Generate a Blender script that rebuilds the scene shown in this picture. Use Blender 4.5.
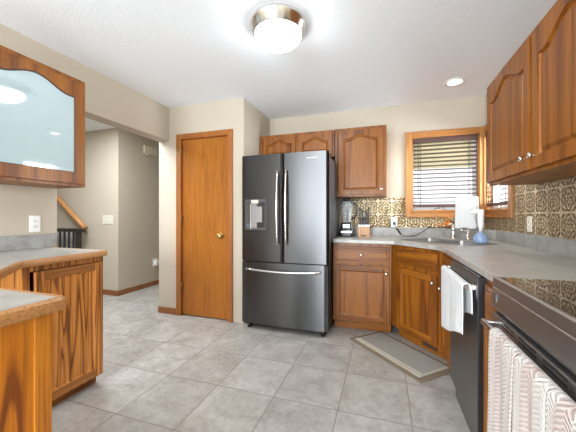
import bpy, bmesh, math, random
from mathutils import Vector, Matrix, geometry
from math import sin, cos, pi, radians, hypot, atan2
random.seed(4)
for o in list(bpy.data.objects): bpy.data.objects.remove(o)
SC = bpy.context.scene
COL = SC.collection

# ------------------------------------------------------------------ camera
cam = bpy.data.cameras.new('camera'); camo = bpy.data.objects.new('camera', cam); COL.objects.link(camo)
camo.location = (0, 0, 1.16); camo.rotation_euler = (pi/2, 0, math.atan(96/290))
cam.sensor_width = 36; cam.lens = 36*290/576; cam.clip_start = .02
SC.camera = camo

# ------------------------------------------------------------------ world, lights, exposure
SC.view_settings.view_transform = 'Standard'; SC.view_settings.look = 'None'
SC.view_settings.gamma = 1; SC.view_settings.use_curve_mapping = False
SC.view_settings.exposure = 1.16
W = bpy.data.worlds.new('sky'); SC.world = W; W.use_nodes = True
bg = W.node_tree.nodes['Background']; bg.inputs[0].default_value = (.93, .97, 1, 1); bg.inputs[1].default_value = .75

def area(name, loc, rot, sx, sy, power, color=(1, 1, 1)):
    l = bpy.data.lights.new(name, 'AREA'); l.shape = 'RECTANGLE'; l.size = sx; l.size_y = sy
    l.energy = power; l.color = color
    o = bpy.data.objects.new(name, l); COL.objects.link(o); o.location = loc; o.rotation_euler = rot
    return o
# added fill behind the camera and in the hall; daylight at side window
area('rear_fill', (-1.15, -2.70, 1.1), (radians(84), 0, 0), 2.1, 1.95, 125, (.88, .95, 1))  # added frontal fill for the kitchen, set at the invented patio opening
area('side_window_daylight', (1.30, 3.22, 1.66), (0, radians(96), 0), .8, .7, 42, (.90, .96, 1))
area('hall_fill', (-3.2, 2.1, 2.42), (0, 0, 0), 1.0, 1.0, 34, (.90, .96, 1))  # added fill to brighten the hall, no fixture here; hidden by the header
sp = bpy.data.lights.new('can_lamp_bulb', 'SPOT'); sp.energy = 18; sp.spot_size = radians(110); sp.spot_blend = .6; sp.color = (1, .97, .92); sp.shadow_soft_size = .06
spo = bpy.data.objects.new('can_lamp_bulb', sp); COL.objects.link(spo); spo.location = (.63, 3.12, 2.40)

# ------------------------------------------------------------------ materials
def newmat(name):
    m = bpy.data.materials.new(name); m.use_nodes = True
    return m, m.node_tree, m.node_tree.nodes['Principled BSDF']
def plain(name, c, rough=.5, metal=0, **kw):
    m, t, p = newmat(name)
    p.inputs['Base Color'].default_value = (*c, 1); p.inputs['Roughness'].default_value = rough; p.inputs['Metallic'].default_value = metal
    for k, v in kw.items():
        k = k.replace('_', ' ')
        p.inputs[k].default_value = v if not isinstance(v, tuple) else (*v, 1)
    return m
class N:
    def __init__(s, t): s.t = t
    def n(s, typ, **kw):
        x = s.t.nodes.new(typ)
        for k, v in kw.items(): setattr(x, k, v)
        return x
    def l(s, a, b): s.t.links.new(a, b)
    def val(s, a, sock):
        if isinstance(a, (int, float)): sock.default_value = a
        else: s.l(a, sock)
    def m(s, op, a, b=0, c=0):
        x = s.n('ShaderNodeMath', operation=op)
        s.val(a, x.inputs[0]); s.val(b, x.inputs[1]); s.val(c, x.inputs[2])
        return x.outputs[0]
    def ramp(s, f, stops):
        x = s.n('ShaderNodeValToRGB'); e = x.color_ramp.elements
        while len(e) < len(stops): e.new(.5)
        for i, (p, c) in enumerate(stops): e[i].position = p; e[i].color = (*c, 1)
        s.l(f, x.inputs[0]); return x.outputs[0]
    def coords(s, scale, rand=True):
        tc = s.n('ShaderNodeTexCoord'); mp = s.n('ShaderNodeMapping'); mp.inputs['Scale'].default_value = scale
        if rand:
            oi = s.n('ShaderNodeObjectInfo'); mu = s.m('MULTIPLY', oi.outputs['Random'], 7.3)
            ad = s.n('ShaderNodeVectorMath', operation='ADD'); s.l(tc.outputs['Object'], ad.inputs[0]); s.l(mu, ad.inputs[1]); s.l(ad.outputs[0], mp.inputs[0])
        else: s.l(tc.outputs['Object'], mp.inputs[0])
        return mp.outputs[0]
    def noise(s, vec, scale, detail=2, rough=.5, dist=0):
        x = s.n('ShaderNodeTexNoise'); s.l(vec, x.inputs['Vector']); x.inputs['Scale'].default_value = scale
        x.inputs['Detail'].default_value = detail; x.inputs['Roughness'].default_value = rough; x.inputs['Distortion'].default_value = dist
        return x.outputs['Fac']
    def bump(s, h, p, strength=.3, dist=.01):
        b = s.n('ShaderNodeBump'); b.inputs['Strength'].default_value = strength; b.inputs['Distance'].default_value = dist
        s.l(h, b.inputs['Height']); s.l(b.outputs[0], p.inputs['Normal'])
    def mixc(s, f, a, b, mode='MIX'):
        x = s.n('ShaderNodeMix', data_type='RGBA', blend_type=mode)
        s.val(f, x.inputs['Factor'])
        for q, i in ((a, 6), (b, 7)):
            if isinstance(q, tuple): x.inputs[i].default_value = (*q, 1)
            else: s.l(q, x.inputs[i])
        return x.outputs[2]

def wood(name, light, mid, dark, axis='z', rings=9, ring_scale=3.2, contrast=1., rough=.42, squash=.09, coat=.08):
    m, t, p = newmat(name); n = N(t)
    sc = {'z': (1, 1, squash), 'x': (squash, 1, 1), 'y': (1, squash, 1)}[axis]
    v = n.coords(sc)
    f = n.noise(v, ring_scale, 1.5, .45, .3)
    r = n.m('FRACT', n.m('MULTIPLY', f, rings))
    sw = n.noise(v, 1.6, 2)
    sc2 = {'z': (1, 1, .025), 'x': (.025, 1, 1), 'y': (1, .025, 1)}[axis]
    fine = n.noise(n.coords(sc2), 150, 3, .6)
    wd = .22 if contrast < 1.2 else .27
    base = n.ramp(r, [(0, dark), (wd*.45 if contrast >= 1.2 else .01, dark), (wd, mid), (.65, light), (.93, mid), (1, dark)])
    flat = n.ramp(sw, [(.3, mid), (.7, light)])
    c = n.mixc(contrast*.62, flat, base)
    fr = n.ramp(fine, [(.35, (.55, .5, .46)), (.55, (1, 1, 1))])
    c = n.mixc(.75, c, fr, 'MULTIPLY')
    n.l(c, p.inputs['Base Color']); p.inputs['Roughness'].default_value = rough; p.inputs['Specular IOR Level'].default_value = .35
    p.inputs['Coat Weight'].default_value = coat; p.inputs['Coat Roughness'].default_value = .2
    n.bump(fine, p, .12, .002)
    return m
OL, OM, OD = (.33, .115, .010), (.235, .069, .005), (.075, .017, .002)
M = {}
M['oak'] = wood('honey_oak_vertical', OL, OM, OD, 'z', 8, 3., 1.0, squash=.07)
M['oak_h'] = wood('honey_oak_horizontal', OL, OM, OD, 'x', 8, 3., 1.0, squash=.07)
M['oak_bold'] = wood('bold_grain_oak', (.66, .27, .055), (.52, .18, .028), (.16, .045, .009), 'z', 7, 13, 1.45, squash=.05)
M['oak_panel'] = wood('amber_oak_end_panel', (.72, .27, .018), (.58, .18, .011), (.18, .043, .005), 'z', 5, 5, 1.45, squash=.12)
M['oak_bold_h'] = wood('oak_rail_horizontal', (.46, .19, .045), (.36, .125, .022), (.16, .05, .01), 'x', 5, 6, .8, squash=.05)
M['oak_post'] = wood('amber_oak_post', (.64, .235, .02), (.52, .165, .012), (.24, .062, .006), 'z', 4, 4, .6)
M['oak_edge'] = wood('oak_edge_band', (.54, .27, .10), (.45, .20, .065), (.25, .095, .03), 'x', 3, 2., .12)
M['oak_trim'] = wood('oak_window_trim', (.50, .235, .07), (.40, .16, .04), (.24, .08, .02), 'z', 5, 2.5, .6)
M['oak_trim_h'] = wood('oak_window_trim_horizontal', (.50, .235, .07), (.40, .16, .04), (.24, .08, .02), 'x', 5, 2.5, .6)
M['casing'] = wood('door_casing_oak', (.42, .155, .035), (.34, .11, .022), (.2, .06, .012), 'z', 4, 3, .5)
M['birch'] = wood('birch_door_slab', (.40, .142, .020), (.34, .108, .014), (.25, .072, .008), 'z', 3, 2., .55, rough=.28, squash=.12)
M['basewood'] = wood('baseboard_oak', (.36, .15, .055), (.28, .1, .035), (.18, .06, .02), 'x', 4, 3, .5)

def wall_mat(name, c):
    m, t, p = newmat(name); n = N(t)
    p.inputs['Base Color'].default_value = (*c, 1); p.inputs['Roughness'].default_value = .75
    n.bump(n.noise(n.coords((1, 1, 1), False), 160, 3), p, .08, .002); return m
M['wall'] = wall_mat('beige_wall_paint', (.53, .465, .375))
M['ceiling'] = wall_mat('white_ceiling', (.88, .91, .95))
t = M['ceiling'].node_tree; n = N(t)
n.bump(n.noise(n.coords((1, 1, 1), False), 70, 4, .65), t.nodes['Principled BSDF'], .35, .008)

def tile_mat():
    m, t, p = newmat('grey_floor_tile'); n = N(t)
    tc = n.n('ShaderNodeTexCoord'); s = n.n('ShaderNodeSeparateXYZ'); n.l(tc.outputs['Object'], s.inputs[0])
    def cell(c, off, size):
        q = n.m('DIVIDE', n.m('SUBTRACT', c, off), size); fr = n.m('FRACT', q)
        return n.m('FLOOR', q), n.m('MULTIPLY', n.m('MINIMUM', fr, n.m('SUBTRACT', 1, fr)), size)
    ix, dx = cell(s.outputs[0], -.262-.41*20, .41); iy, dy = cell(s.outputs[1], 1.735-.437*20, .437)
    d = n.m('MINIMUM', dx, dy); g = n.m('SMOOTH_MIN', 1, n.m('MULTIPLY', d, 1/.0055), .2)
    wn = n.n('ShaderNodeTexWhiteNoise', noise_dimensions='2D'); cb = n.n('ShaderNodeCombineXYZ'); n.l(ix, cb.inputs[0]); n.l(iy, cb.inputs[1]); n.l(cb.outputs[0], wn.inputs['Vector'])
    off = n.n('ShaderNodeVectorMath', operation='SCALE'); n.l(wn.outputs['Color'], off.inputs[0]); off.inputs['Scale'].default_value = 9
    ad = n.n('ShaderNodeVectorMath', operation='ADD'); n.l(tc.outputs['Object'], ad.inputs[0]); n.l(off.outputs[0], ad.inputs[1])
    a = n.noise(ad.outputs[0], 5, 6, .62, .6); b = n.noise(ad.outputs[0], 26, 5, .65)
    mixn = n.m('ADD', n.m('MULTIPLY', a, .6), n.m('MULTIPLY', b, .4))
    c = n.ramp(mixn, [(.34, (.28, .255, .225)), (.5, (.385, .363, .335)), (.66, (.49, .475, .45))])
    tone = n.m('ADD', .94, n.m('MULTIPLY', wn.outputs['Value'], .1))
    cm = n.n('ShaderNodeVectorMath', operation='SCALE'); n.l(c, cm.inputs[0]); n.l(tone, cm.inputs['Scale'])
    c = n.mixc(g, (.20, .165, .13), cm.outputs[0])
    n.l(c, p.inputs['Base Color']); p.inputs['Roughness'].default_value = .42
    n.bump(n.m('ADD', n.m('MULTIPLY', g, 1), n.m('MULTIPLY', b, .25)), p, .25, .003)
    return m
M['tile'] = tile_mat()

def speck(name, cols, scale=14, rough=.35, bump=0):
    m, t, p = newmat(name); n = N(t); v = n.coords((1, 1, 1), False)
    f = n.m('ADD', n.m('MULTIPLY', n.noise(v, scale, 6, .65, .5), .65), n.m('MULTIPLY', n.noise(v, scale*9, 3, .7), .35))
    n.l(n.ramp(f, cols), p.inputs['Base Color']); p.inputs['Roughness'].default_value = rough
    if bump: n.bump(f, p, bump, .004)
    return m
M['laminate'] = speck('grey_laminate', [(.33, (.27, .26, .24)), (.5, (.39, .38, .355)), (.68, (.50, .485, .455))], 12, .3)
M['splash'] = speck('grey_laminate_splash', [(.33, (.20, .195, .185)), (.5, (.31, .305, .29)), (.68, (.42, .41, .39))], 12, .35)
M['mat_c'] = speck('grey_mat_fabric', [(.3, (.26, .25, .225)), (.7, (.38, .37, .335))], 60, .9, .3)
M['mat_b'] = speck('taupe_mat_border', [(.3, (.15, .115, .075)), (.7, (.24, .19, .13))], 40, .85)
M['mat_i'] = speck('cream_mat_band', [(.3, (.42, .38, .31)), (.7, (.54, .5, .42))], 60, .9)

def tin_mat():
    m, t, p = newmat('antique_tin_tile'); n = N(t)
    tc = n.n('ShaderNodeTexCoord'); s = n.n('ShaderNodeSeparateXYZ'); n.l(tc.outputs['Object'], s.inputs[0])
    T = .155
    u = n.m('SUBTRACT', n.m('FRACT', n.m('DIVIDE', n.m('ADD', n.m('ADD', s.outputs[0], s.outputs[1]), 5.02), T)), .5)
    v = n.m('SUBTRACT', n.m('FRACT', n.m('DIVIDE', n.m('SUBTRACT', s.outputs[2], 1.025), T)), .5)
    r = n.m('SQRT', n.m('ADD', n.m('MULTIPLY', u, u), n.m('MULTIPLY', v, v)))
    th = n.m('ARCTAN2', v, u)
    pet = n.m('COSINE', n.m('MULTIPLY', th, 8)); pet4 = n.m('COSINE', n.m('ADD', n.m('MULTIPLY', th, 4), pi))
    rings = n.m('SINE', n.m('ADD', n.m('MULTIPLY', r, 30), n.m('MULTIPLY', pet4, 2.2)))
    edge = n.m('MAXIMUM', n.m('ABSOLUTE', u), n.m('ABSOLUTE', v))
    rim = n.m('GREATER_THAN', edge, .465)
    curl = n.noise(tc.outputs['Object'], 55, 2, .5, 2.)
    h = n.m('ADD', n.m('ADD', n.m('MULTIPLY', rings, .15), n.m('MULTIPLY', n.m('MULTIPLY', pet, rings), .12)), n.m('ADD', n.m('MULTIPLY', n.m('SUBTRACT', n.noise(tc.outputs['Object'], 75, 2, .6, 1.2), .33), 1.7), n.m('MULTIPLY', rim, .28)))
    c = n.ramp(n.m('ADD', n.m('MULTIPLY', h, .5), .3), [(.3, (.09, .05, .02)), (.44, (.38, .265, .125)), (.58, (.84, .73, .51)), (.75, (.98, .94, .82))])
    n.l(c, p.inputs['Base Color']); p.inputs['Metallic'].default_value = .75; p.inputs['Roughness'].default_value = .28
    n.bump(h, p, .85, .012)
    return m
M['tin'] = tin_mat()

def brushed(name, c, rough, axis=2, aniso=None):
    m, t, p = newmat(name); n = N(t)
    sc = [1, 1, 1]; sc[axis] = .01
    f = n.noise(n.coords(tuple(sc)), 220, 3, .6)
    p.inputs['Base Color'].default_value = (*c, 1); p.inputs['Metallic'].default_value = 1
    n.l(n.m('ADD', rough-.01, n.m('MULTIPLY', f, .02)), p.inputs['Roughness'])
    if aniso:
        p.inputs['Anisotropic'].default_value = .85; p.inputs['Anisotropic Rotation'].default_value = .25
        cx = n.n('ShaderNodeCombineXYZ'); [setattr(cx.inputs[i], 'default_value', aniso[i]) for i in range(3)]; n.l(cx.outputs[0], p.inputs['Tangent'])
    return m
M['blacksteel'] = brushed('black_stainless', (.10, .10, .103), .32, 0, (1, 0, 0))
M['dwsteel'] = brushed('dark_stainless_panel', (.24, .235, .23), .42, 0)
M['rangesteel'] = brushed('range_stainless', (.44, .43, .425), .36, 0)
M['steel'] = brushed('satin_steel', (.72, .71, .70), .25, 0)
M['sinksteel'] = brushed('sink_steel', (.42, .42, .42), .42, 0)
M['nickel'] = plain('brushed_nickel', (.76, .745, .72), .2, 1)
M['chrome'] = plain('chrome', (.85, .85, .86), .08, 1)
M['brass'] = plain('aged_brass', (.70, .47, .18), .22, 1)
M['darkbrass'] = plain('dark_hinge_brass', (.35, .22, .09), .3, 1)
M['black'] = plain('black_plastic', (.015, .015, .017), .3)
M['blackgloss'] = plain('black_glass', (.008, .008, .009), .03, 0, Specular_IOR_Level=1.0, Coat_Weight=1., Coat_Roughness=.02)
M['darkgrey'] = plain('dark_grey_plastic', (.06, .06, .065), .4)
M['white'] = plain('white_plastic', (.82, .82, .80), .35)
M['ivory'] = plain('ivory_plastic', (.74, .70, .60), .4)
M['cream'] = plain('cream_chime_plastic', (.70, .63, .47), .5)
M['slot'] = plain('outlet_slot_black', (.03, .03, .03), .6)
M['blind'] = plain('dark_walnut_slat', (.075, .036, .028), .35)
m, t, p = newmat('beige_roller_fabric'); p.inputs['Base Color'].default_value = (.60, .56, .43, 1); p.inputs['Roughness'].default_value = .9
_tr = t.nodes.new('ShaderNodeBsdfTranslucent'); _tr.inputs[0].default_value = (.82, .77, .60, 1); _mx = t.nodes.new('ShaderNodeMixShader'); _mx.inputs[0].default_value = .85
t.links.new(p.outputs[0], _mx.inputs[1]); t.links.new(_tr.outputs[0], _mx.inputs[2]); t.links.new(_mx.outputs[0], t.nodes['Material Output'].inputs[0]); M['shade'] = m
M['frostglass'] = plain('frosted_aqua_glass', (.44, .565, .60), .04, 0, Specular_IOR_Level=1.0, IOR=1.8)
M['vinyl'] = plain('white_vinyl_sash', (.75, .78, .80), .4)
M['bluewhite'] = plain('blue_grey_paint', (.02, .026, .045), .5)
M['iron'] = plain('black_painted_wood', (.025, .018, .016), .4)
M['spines'] = plain('white_painted_panel', (.80, .78, .74), .6)
M['knifewood'] = wood('knife_block_beech', (.66, .36, .17), (.58, .29, .12), (.45, .2, .08), 'z', 4, 3, .4)
M['bluejar'] = plain('blue_plastic', (.42, .58, .86), .2, 0, Transmission_Weight=.3)
M['clearplastic'] = plain('grey_clear_bottle', (.42, .44, .42), .15, 0, Transmission_Weight=.3)
M['amber'] = plain('amber_glass', (.9, .50, .16), .2, 0, Transmission_Weight=.9)
M['toilet'] = plain('plain_wood_dark', (.1, .05, .03), .5)
def emis(name, c, s):
    m, t, p = newmat(name); p.inputs['Base Color'].default_value = (*c, 1); p.inputs['Emission Color'].default_value = (*c, 1); p.inputs['Emission Strength'].default_value = s; return m
M['globe'] = emis('lit_opal_glass', (.92, .97, 1), 17)
M['canlens'] = emis('lit_can_lens', (1, .97, .9), 2.2)
M['flame'] = emis('warm_lamp_glow', (1, .62, .2), 20)
def glass(name):
    m, t, p = newmat(name); tr = t.nodes.new('ShaderNodeBsdfTransparent'); mx = t.nodes.new('ShaderNodeMixShader'); fr = t.nodes.new('ShaderNodeFresnel'); fr.inputs[0].default_value = 1.3
    p.inputs['Base Color'].default_value = (1, 1, 1, 1); p.inputs['Metallic'].default_value = 1; p.inputs['Roughness'].default_value = .02
    ge = t.nodes.new('ShaderNodeNewGeometry'); mm = t.nodes.new('ShaderNodeMath'); mm.operation = 'SUBTRACT'; mm.inputs[0].default_value = 1; mm.use_clamp = True; t.links.new(ge.outputs['Backfacing'], mm.inputs[1]); m2 = t.nodes.new('ShaderNodeMath'); m2.operation = 'MULTIPLY'; t.links.new(mm.outputs[0], m2.inputs[0]); t.links.new(fr.outputs[0], m2.inputs[1]); t.links.new(m2.outputs[0], mx.inputs[0]); t.links.new(tr.outputs[0], mx.inputs[1]); t.links.new(p.outputs[0], mx.inputs[2]); t.links.new(mx.outputs[0], t.nodes['Material Output'].inputs[0]); return m
M['glass'] = glass('window_glass')
m, t, p = newmat('clear_blender_jar'); p.inputs['Base Color'].default_value = (.93, .95, .96, 1); p.inputs['Transmission Weight'].default_value = .8; p.inputs['Roughness'].default_value = .08; p.inputs['IOR'].default_value = 1.15; M['jar'] = m

def towel_mat(name, base, band, period, chev):
    m, t, p = newmat(name); n = N(t)
    tc = n.n('ShaderNodeTexCoord'); s = n.n('ShaderNodeSeparateXYZ'); n.l(tc.outputs['Object'], s.inputs[0])
    y, z = s.outputs[0], s.outputs[2]
    bandf = n.m('FRACT', n.m('DIVIDE', n.m('ADD', y, 4.0), period))
    tri = n.m('ABSOLUTE', n.m('SUBTRACT', n.m('FRACT', n.m('DIVIDE', n.m('ADD', y, 4.0), period/2)), .5))
    lines = n.m('SINE', n.m('MULTIPLY', n.m('ADD', z, n.m('MULTIPLY', tri, .035)), 2*pi/.0125))
    b = n.ramp(bandf, [(.0, base), (.45, base), (.55, band), (.95, band), (1, base)])
    c = n.mixc(n.m('MULTIPLY', n.m('GREATER_THAN', lines, .1), chev), b, (.68, .65, .63))
    n.l(c, p.inputs['Base Color']); p.inputs['Roughness'].default_value = .95
    n.bump(n.m('ADD', n.m('MULTIPLY', lines, .6), n.noise(tc.outputs['Object'], 300, 2)), p, .6, .004)
    return m
M['towel_pink'] = towel_mat('pink_white_chevron_towel', (.58, .54, .51), (.48, .385, .355), .115, .45)
M['towel_pink_b'] = towel_mat('white_pink_chevron_towel', (.60, .56, .53), (.50, .40, .37), .13, .45)
M['towel_white'] = speck('white_towel_cloth', [(.3, (.62, .63, .64)), (.7, (.74, .75, .76))], 60, .95, .25)

# ------------------------------------------------------------------ mesh helpers
class B:
    def __init__(s): s.bm = bmesh.new()
    def box(s, x0, x1, y0, y1, z0, z1, bev=0, seg=2):
        t = bmesh.new(); bmesh.ops.create_cube(t, size=1)
        for v in t.verts: v.co = Vector(((x0+x1)/2+v.co.x*(x1-x0), (y0+y1)/2+v.co.y*(y1-y0), (z0+z1)/2+v.co.z*(z1-z0)))
        if bev: bmesh.ops.bevel(t, geom=t.edges[:], offset=bev, segments=seg, affect='EDGES', profile=.5)
        return s.add(t)
    def add(s, t, mat=None):
        if mat is not None: t.transform(mat)
        me = bpy.data.meshes.new('tmp'); t.to_mesh(me); t.free(); s.bm.from_mesh(me); bpy.data.meshes.remove(me); return s
    def cyl(s, p0, p1, r0, r1=None, seg=20):
        p0, p1 = Vector(p0), Vector(p1); d = p1-p0; t = bmesh.new()
        bmesh.ops.create_cone(t, cap_ends=True, segments=seg, radius1=r0, radius2=r0 if r1 is None else r1, depth=d.length)
        for f in t.faces: f.smooth = len(f.verts) == 4
        return s.add(t, Matrix.Translation((p0+p1)/2) @ d.to_track_quat('Z', 'Y').to_matrix().to_4x4())
    def ball(s, c, rx, ry=None, rz=None, seg=20):
        t = bmesh.new(); bmesh.ops.create_uvsphere(t, u_segments=seg, v_segments=seg//2+2, radius=1)
        for f in t.faces: f.smooth = True
        return s.add(t, Matrix.Translation(c) @ Matrix.Diagonal((rx, ry or rx, rz or rx, 1)))
    def lathe(s, prof, c=(0, 0, 0), axis=None, seg=40, smooth=True):
        t = bmesh.new(); rings = []
        for r, z in prof:
            if r < 1e-6: rings.append([t.verts.new((0, 0, z))])
            else: rings.append([t.verts.new((r*cos(2*pi*k/seg), r*sin(2*pi*k/seg), z)) for k in range(seg)])
        for a, b in zip(rings, rings[1:]):
            for k in range(seg):
                q = (k+1) % seg
                if len(a) == 1 and len(b) == 1: continue
                vs = [a[0], b[k], b[q]] if len(a) == 1 else ([a[k], a[q], b[0]] if len(b) == 1 else [a[k], a[q], b[q], b[k]])
                f = t.faces.new(vs); f.smooth = smooth
        bmesh.ops.recalc_face_normals(t, faces=t.faces[:])
        mt = Matrix.Translation(c)
        if axis is not None: mt = mt @ Vector(axis).to_track_quat('Z', 'Y').to_matrix().to_4x4()
        return s.add(t, mt)
    def tube(s, pts, r, seg=10):
        pts = [Vector(p) for p in pts]; t = bmesh.new(); rings = []
        up = Vector((0, 0, 1)); prev = None
        for i, p in enumerate(pts):
            d = (pts[min(i+1, len(pts)-1)]-pts[max(i-1, 0)]).normalized()
            if prev is None: a = d.orthogonal().normalized()
            else: a = (prev-d*prev.dot(d)).normalized()
            prev = a; b = d.cross(a); rr = r[i] if isinstance(r, (list, tuple)) else r
            rings.append([t.verts.new(p+(a*cos(2*pi*k/seg)+b*sin(2*pi*k/seg))*rr) for k in range(seg)])
        for A, Bq in zip(rings, rings[1:]):
            for k in range(seg):
                f = t.faces.new([A[k], A[(k+1) % seg], Bq[(k+1) % seg], Bq[k]]); f.smooth = True
        t.faces.new(rings[0][::-1]); t.faces.new(rings[-1])
        bmesh.ops.recalc_face_normals(t, faces=t.faces[:])
        return s.add(t)
    def prism(s, pts, z0, z1, holes=(), plane='xy', bev=0):
        """outline (ccw) with holes, extruded; plane 'xy' extrudes z, 'xz' extrudes y from z0 to z1"""
        t = bmesh.new(); loops = [list(pts)]+[list(h) for h in holes]
        P = (lambda a, b, c: Vector((a, b, c))) if plane == 'xy' else (lambda a, b, c: Vector((a, c, b)))
        tri = geometry.tessellate_polygon([[Vector((a, b, 0)) for a, b in lp] for lp in loops])
        flat = [q for lp in loops for q in lp]
        lo = [t.verts.new(P(a, b, z0)) for a, b in flat]; hi = [t.verts.new(P(a, b, z1)) for a, b in flat]
        for tr in tri:
            try: t.faces.new([lo[i] for i in tr]); t.faces.new([hi[i] for i in tr][::-1])
            except ValueError: pass
        k = 0
        for lp in loops:
            m = len(lp)
            for i in range(m):
                a, b = k+i, k+(i+1) % m; t.faces.new([lo[a], lo[b], hi[b], hi[a]])
            k += m
        bmesh.ops.recalc_face_normals(t, faces=t.faces[:])
        if bev:
            ed = [e for e in t.edges if len(e.link_faces) == 2 and e.calc_face_angle(0) > .6]
            bmesh.ops.bevel(t, geom=ed, offset=bev, segments=3, affect='EDGES', profile=.5)
        return s.add(t)
    def loft(s, loops, cap=True, smooth=False, both=False):
        t = bmesh.new(); R = [[t.verts.new(p) for p in lp] for lp in loops]; m = len(R[0])
        for a, b in zip(R, R[1:]):
            for i in range(m):
                f = t.faces.new([a[i], a[(i+1) % m], b[(i+1) % m], b[i]]); f.smooth = smooth
        if cap:
            tri = geometry.tessellate_polygon([[v.co for v in R[-1]]])
            for q in tri:
                try:
                    t.faces.new([R[-1][i] for i in q])
                    if both: t.faces.new([R[0][i] for i in q])
                except ValueError: pass
        bmesh.ops.recalc_face_normals(t, faces=t.faces[:])
        return s.add(t)
    def build(s, name, mat, parent=None, local=True, solid=0):
        """coordinates are in the parent's frame"""
        me = bpy.data.meshes.new(name); s.bm.to_mesh(me); s.bm.free()
        if isinstance(mat, (list, tuple)):
            for q in mat: me.materials.append(q)
        else: me.materials.append(mat)
        o = bpy.data.objects.new(name, me); COL.objects.link(o)
        if parent is not None: o.parent = parent
        return o
def empty(name, label, cat, loc=(0, 0, 0), rz=0, group=None):
    o = bpy.data.objects.new(name, None); COL.objects.link(o); o.location = loc; o.rotation_euler = (0, 0, rz)
    o['label'] = label; o['category'] = cat; o.empty_display_size = .05
    if group: o['group'] = group
    return o
def tag(o, label, cat, group=None):
    o['label'] = label; o['category'] = cat
    if group: o['group'] = group
    return o
def struct(o): o['kind'] = 'structure'; return o
def rebase(o, loc):
    """move a top-level mesh's origin to loc"""
    v = Vector(loc); o.data.transform(Matrix.Translation(-v)); o.location = v; return o

# ------------------------------------------------------------------ room
XL, XR, YB, YD, CZ = -2.42, 1.02, 3.58, 2.825, 2.44
YR = -2.8; HX = -6.0
struct(B().box(HX-.1, XR+.15, YR-.1, 5.1, -.08, 0).build('floor', M['tile']))
struct(B().box(HX-.1, XR+.15, YR-.1, 5.1, CZ, CZ+.08).build('ceiling', M['ceiling']))
W1 = (.30, .968, 1.215, 2.04)      # back window opening x0 x1 z0 z1
W2 = (2.93, 3.545, 1.215, 2.04)    # right window opening y0 y1
def hole_wall_x(x0, x1, y0, y1, hx0, hx1, hz0, hz1):
    b = B(); b.box(x0, hx0, y0, y1, 0, CZ); b.box(hx1, x1, y0, y1, 0, CZ); b.box(hx0, hx1, y0, y1, 0, hz0); b.box(hx0, hx1, y0, y1, hz1, CZ); return b
struct(hole_wall_x(-1.44, XR+.13, YB, YB+.13, *W1).build('wall_back', M['wall']))
b = B(); b.box(XR, XR+.07, YR, W2[0], 0, CZ); b.box(XR, XR+.07, W2[1], YB, 0, CZ); b.box(XR, XR+.07, W2[0], W2[1], 0, W2[2]); b.box(XR, XR+.07, W2[0], W2[1], W2[3], CZ)
struct(b.build('wall_right', M['wall']))
b = B(); b.box(XL-.15, XL, YR, 1.58, 0, CZ); b.box(XL-.15, XL, 1.58, YD, 2.053, CZ)
struct(b.build('wall_left', M['wall']))
# pantry block: its front carries the door
DX0, DX1, DZ = -2.245, -1.63, 2.05
b = B(); b.box(-2.57, DX0, YD, YD+.11, 0, CZ); b.box(DX1, -1.44, YD, YD+.11, 0, CZ); b.box(DX0, DX1, YD, YD+.11, DZ, CZ)
b.box(-1.55, -1.44, YD+.11, YB+.13, 0, CZ); b.box(-2.57, -2.46, YD+.11, 5, 0, CZ); b.box(-2.46, -1.55, YB+.02, YB+.13, 0, CZ)
struct(b.build('wall_pantry', M['wall']))
b = B(); b.box(HX, -3.66, 3.22, 3.33, 0, CZ); b.box(-3.77, -3.66, 3.33, 5, 0, CZ); b.box(-3.77, -2.46, 5, 5.1, 0, CZ)
b.box(HX-.1, HX, .3, 3.33, 0, CZ); b.box(HX-.1, XL-.15, .2, .3, 0, CZ)
struct(b.build('wall_hall', M['wall']))
b = B(); b.box(XL-.15, -2.2, YR-.1, YR, 0, CZ); b.box(-.1, XR+.13, YR-.1, YR, 0, CZ); b.box(-2.2, -.1, YR-.1, YR, 2.08, CZ)
struct(b.build('wall_rear', M['wall']))
# unseen patio door, added behind the camera for frontal light and fridge reflections
b = B()
for x in (-2.2, -1.19, -.16): b.box(x, x+.07, YR-.07, YR-.02, 0, 2.08)
b.box(-2.2, -.09, YR-.07, YR-.02, 0, .08); b.box(-2.2, -.09, YR-.07, YR-.02, 2.0, 2.08)
pd = struct(b.build('added_patio_door', M['vinyl'])); B().box(-2.13, -.16, YR-.05, YR-.045, .08, 2.0).build('glass_pane', M['glass'], pd)

# baseboards
bb = B(); bb.box(-2.575, -2.312, YD-.012, YD, 0, .075, .003); bb.box(-2.582, -2.57, YD, 4.99, 0, .075, .003)
struct(bb.build('baseboard_pantry', M['basewood']))
bb = B(); bb.box(HX, -3.648, 3.208, 3.22, 0, .075, .003); bb.box(-3.66, -3.648, 3.22, 5, 0, .075, .003)
struct(bb.build('baseboard_hall', M['basewood']))

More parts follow.
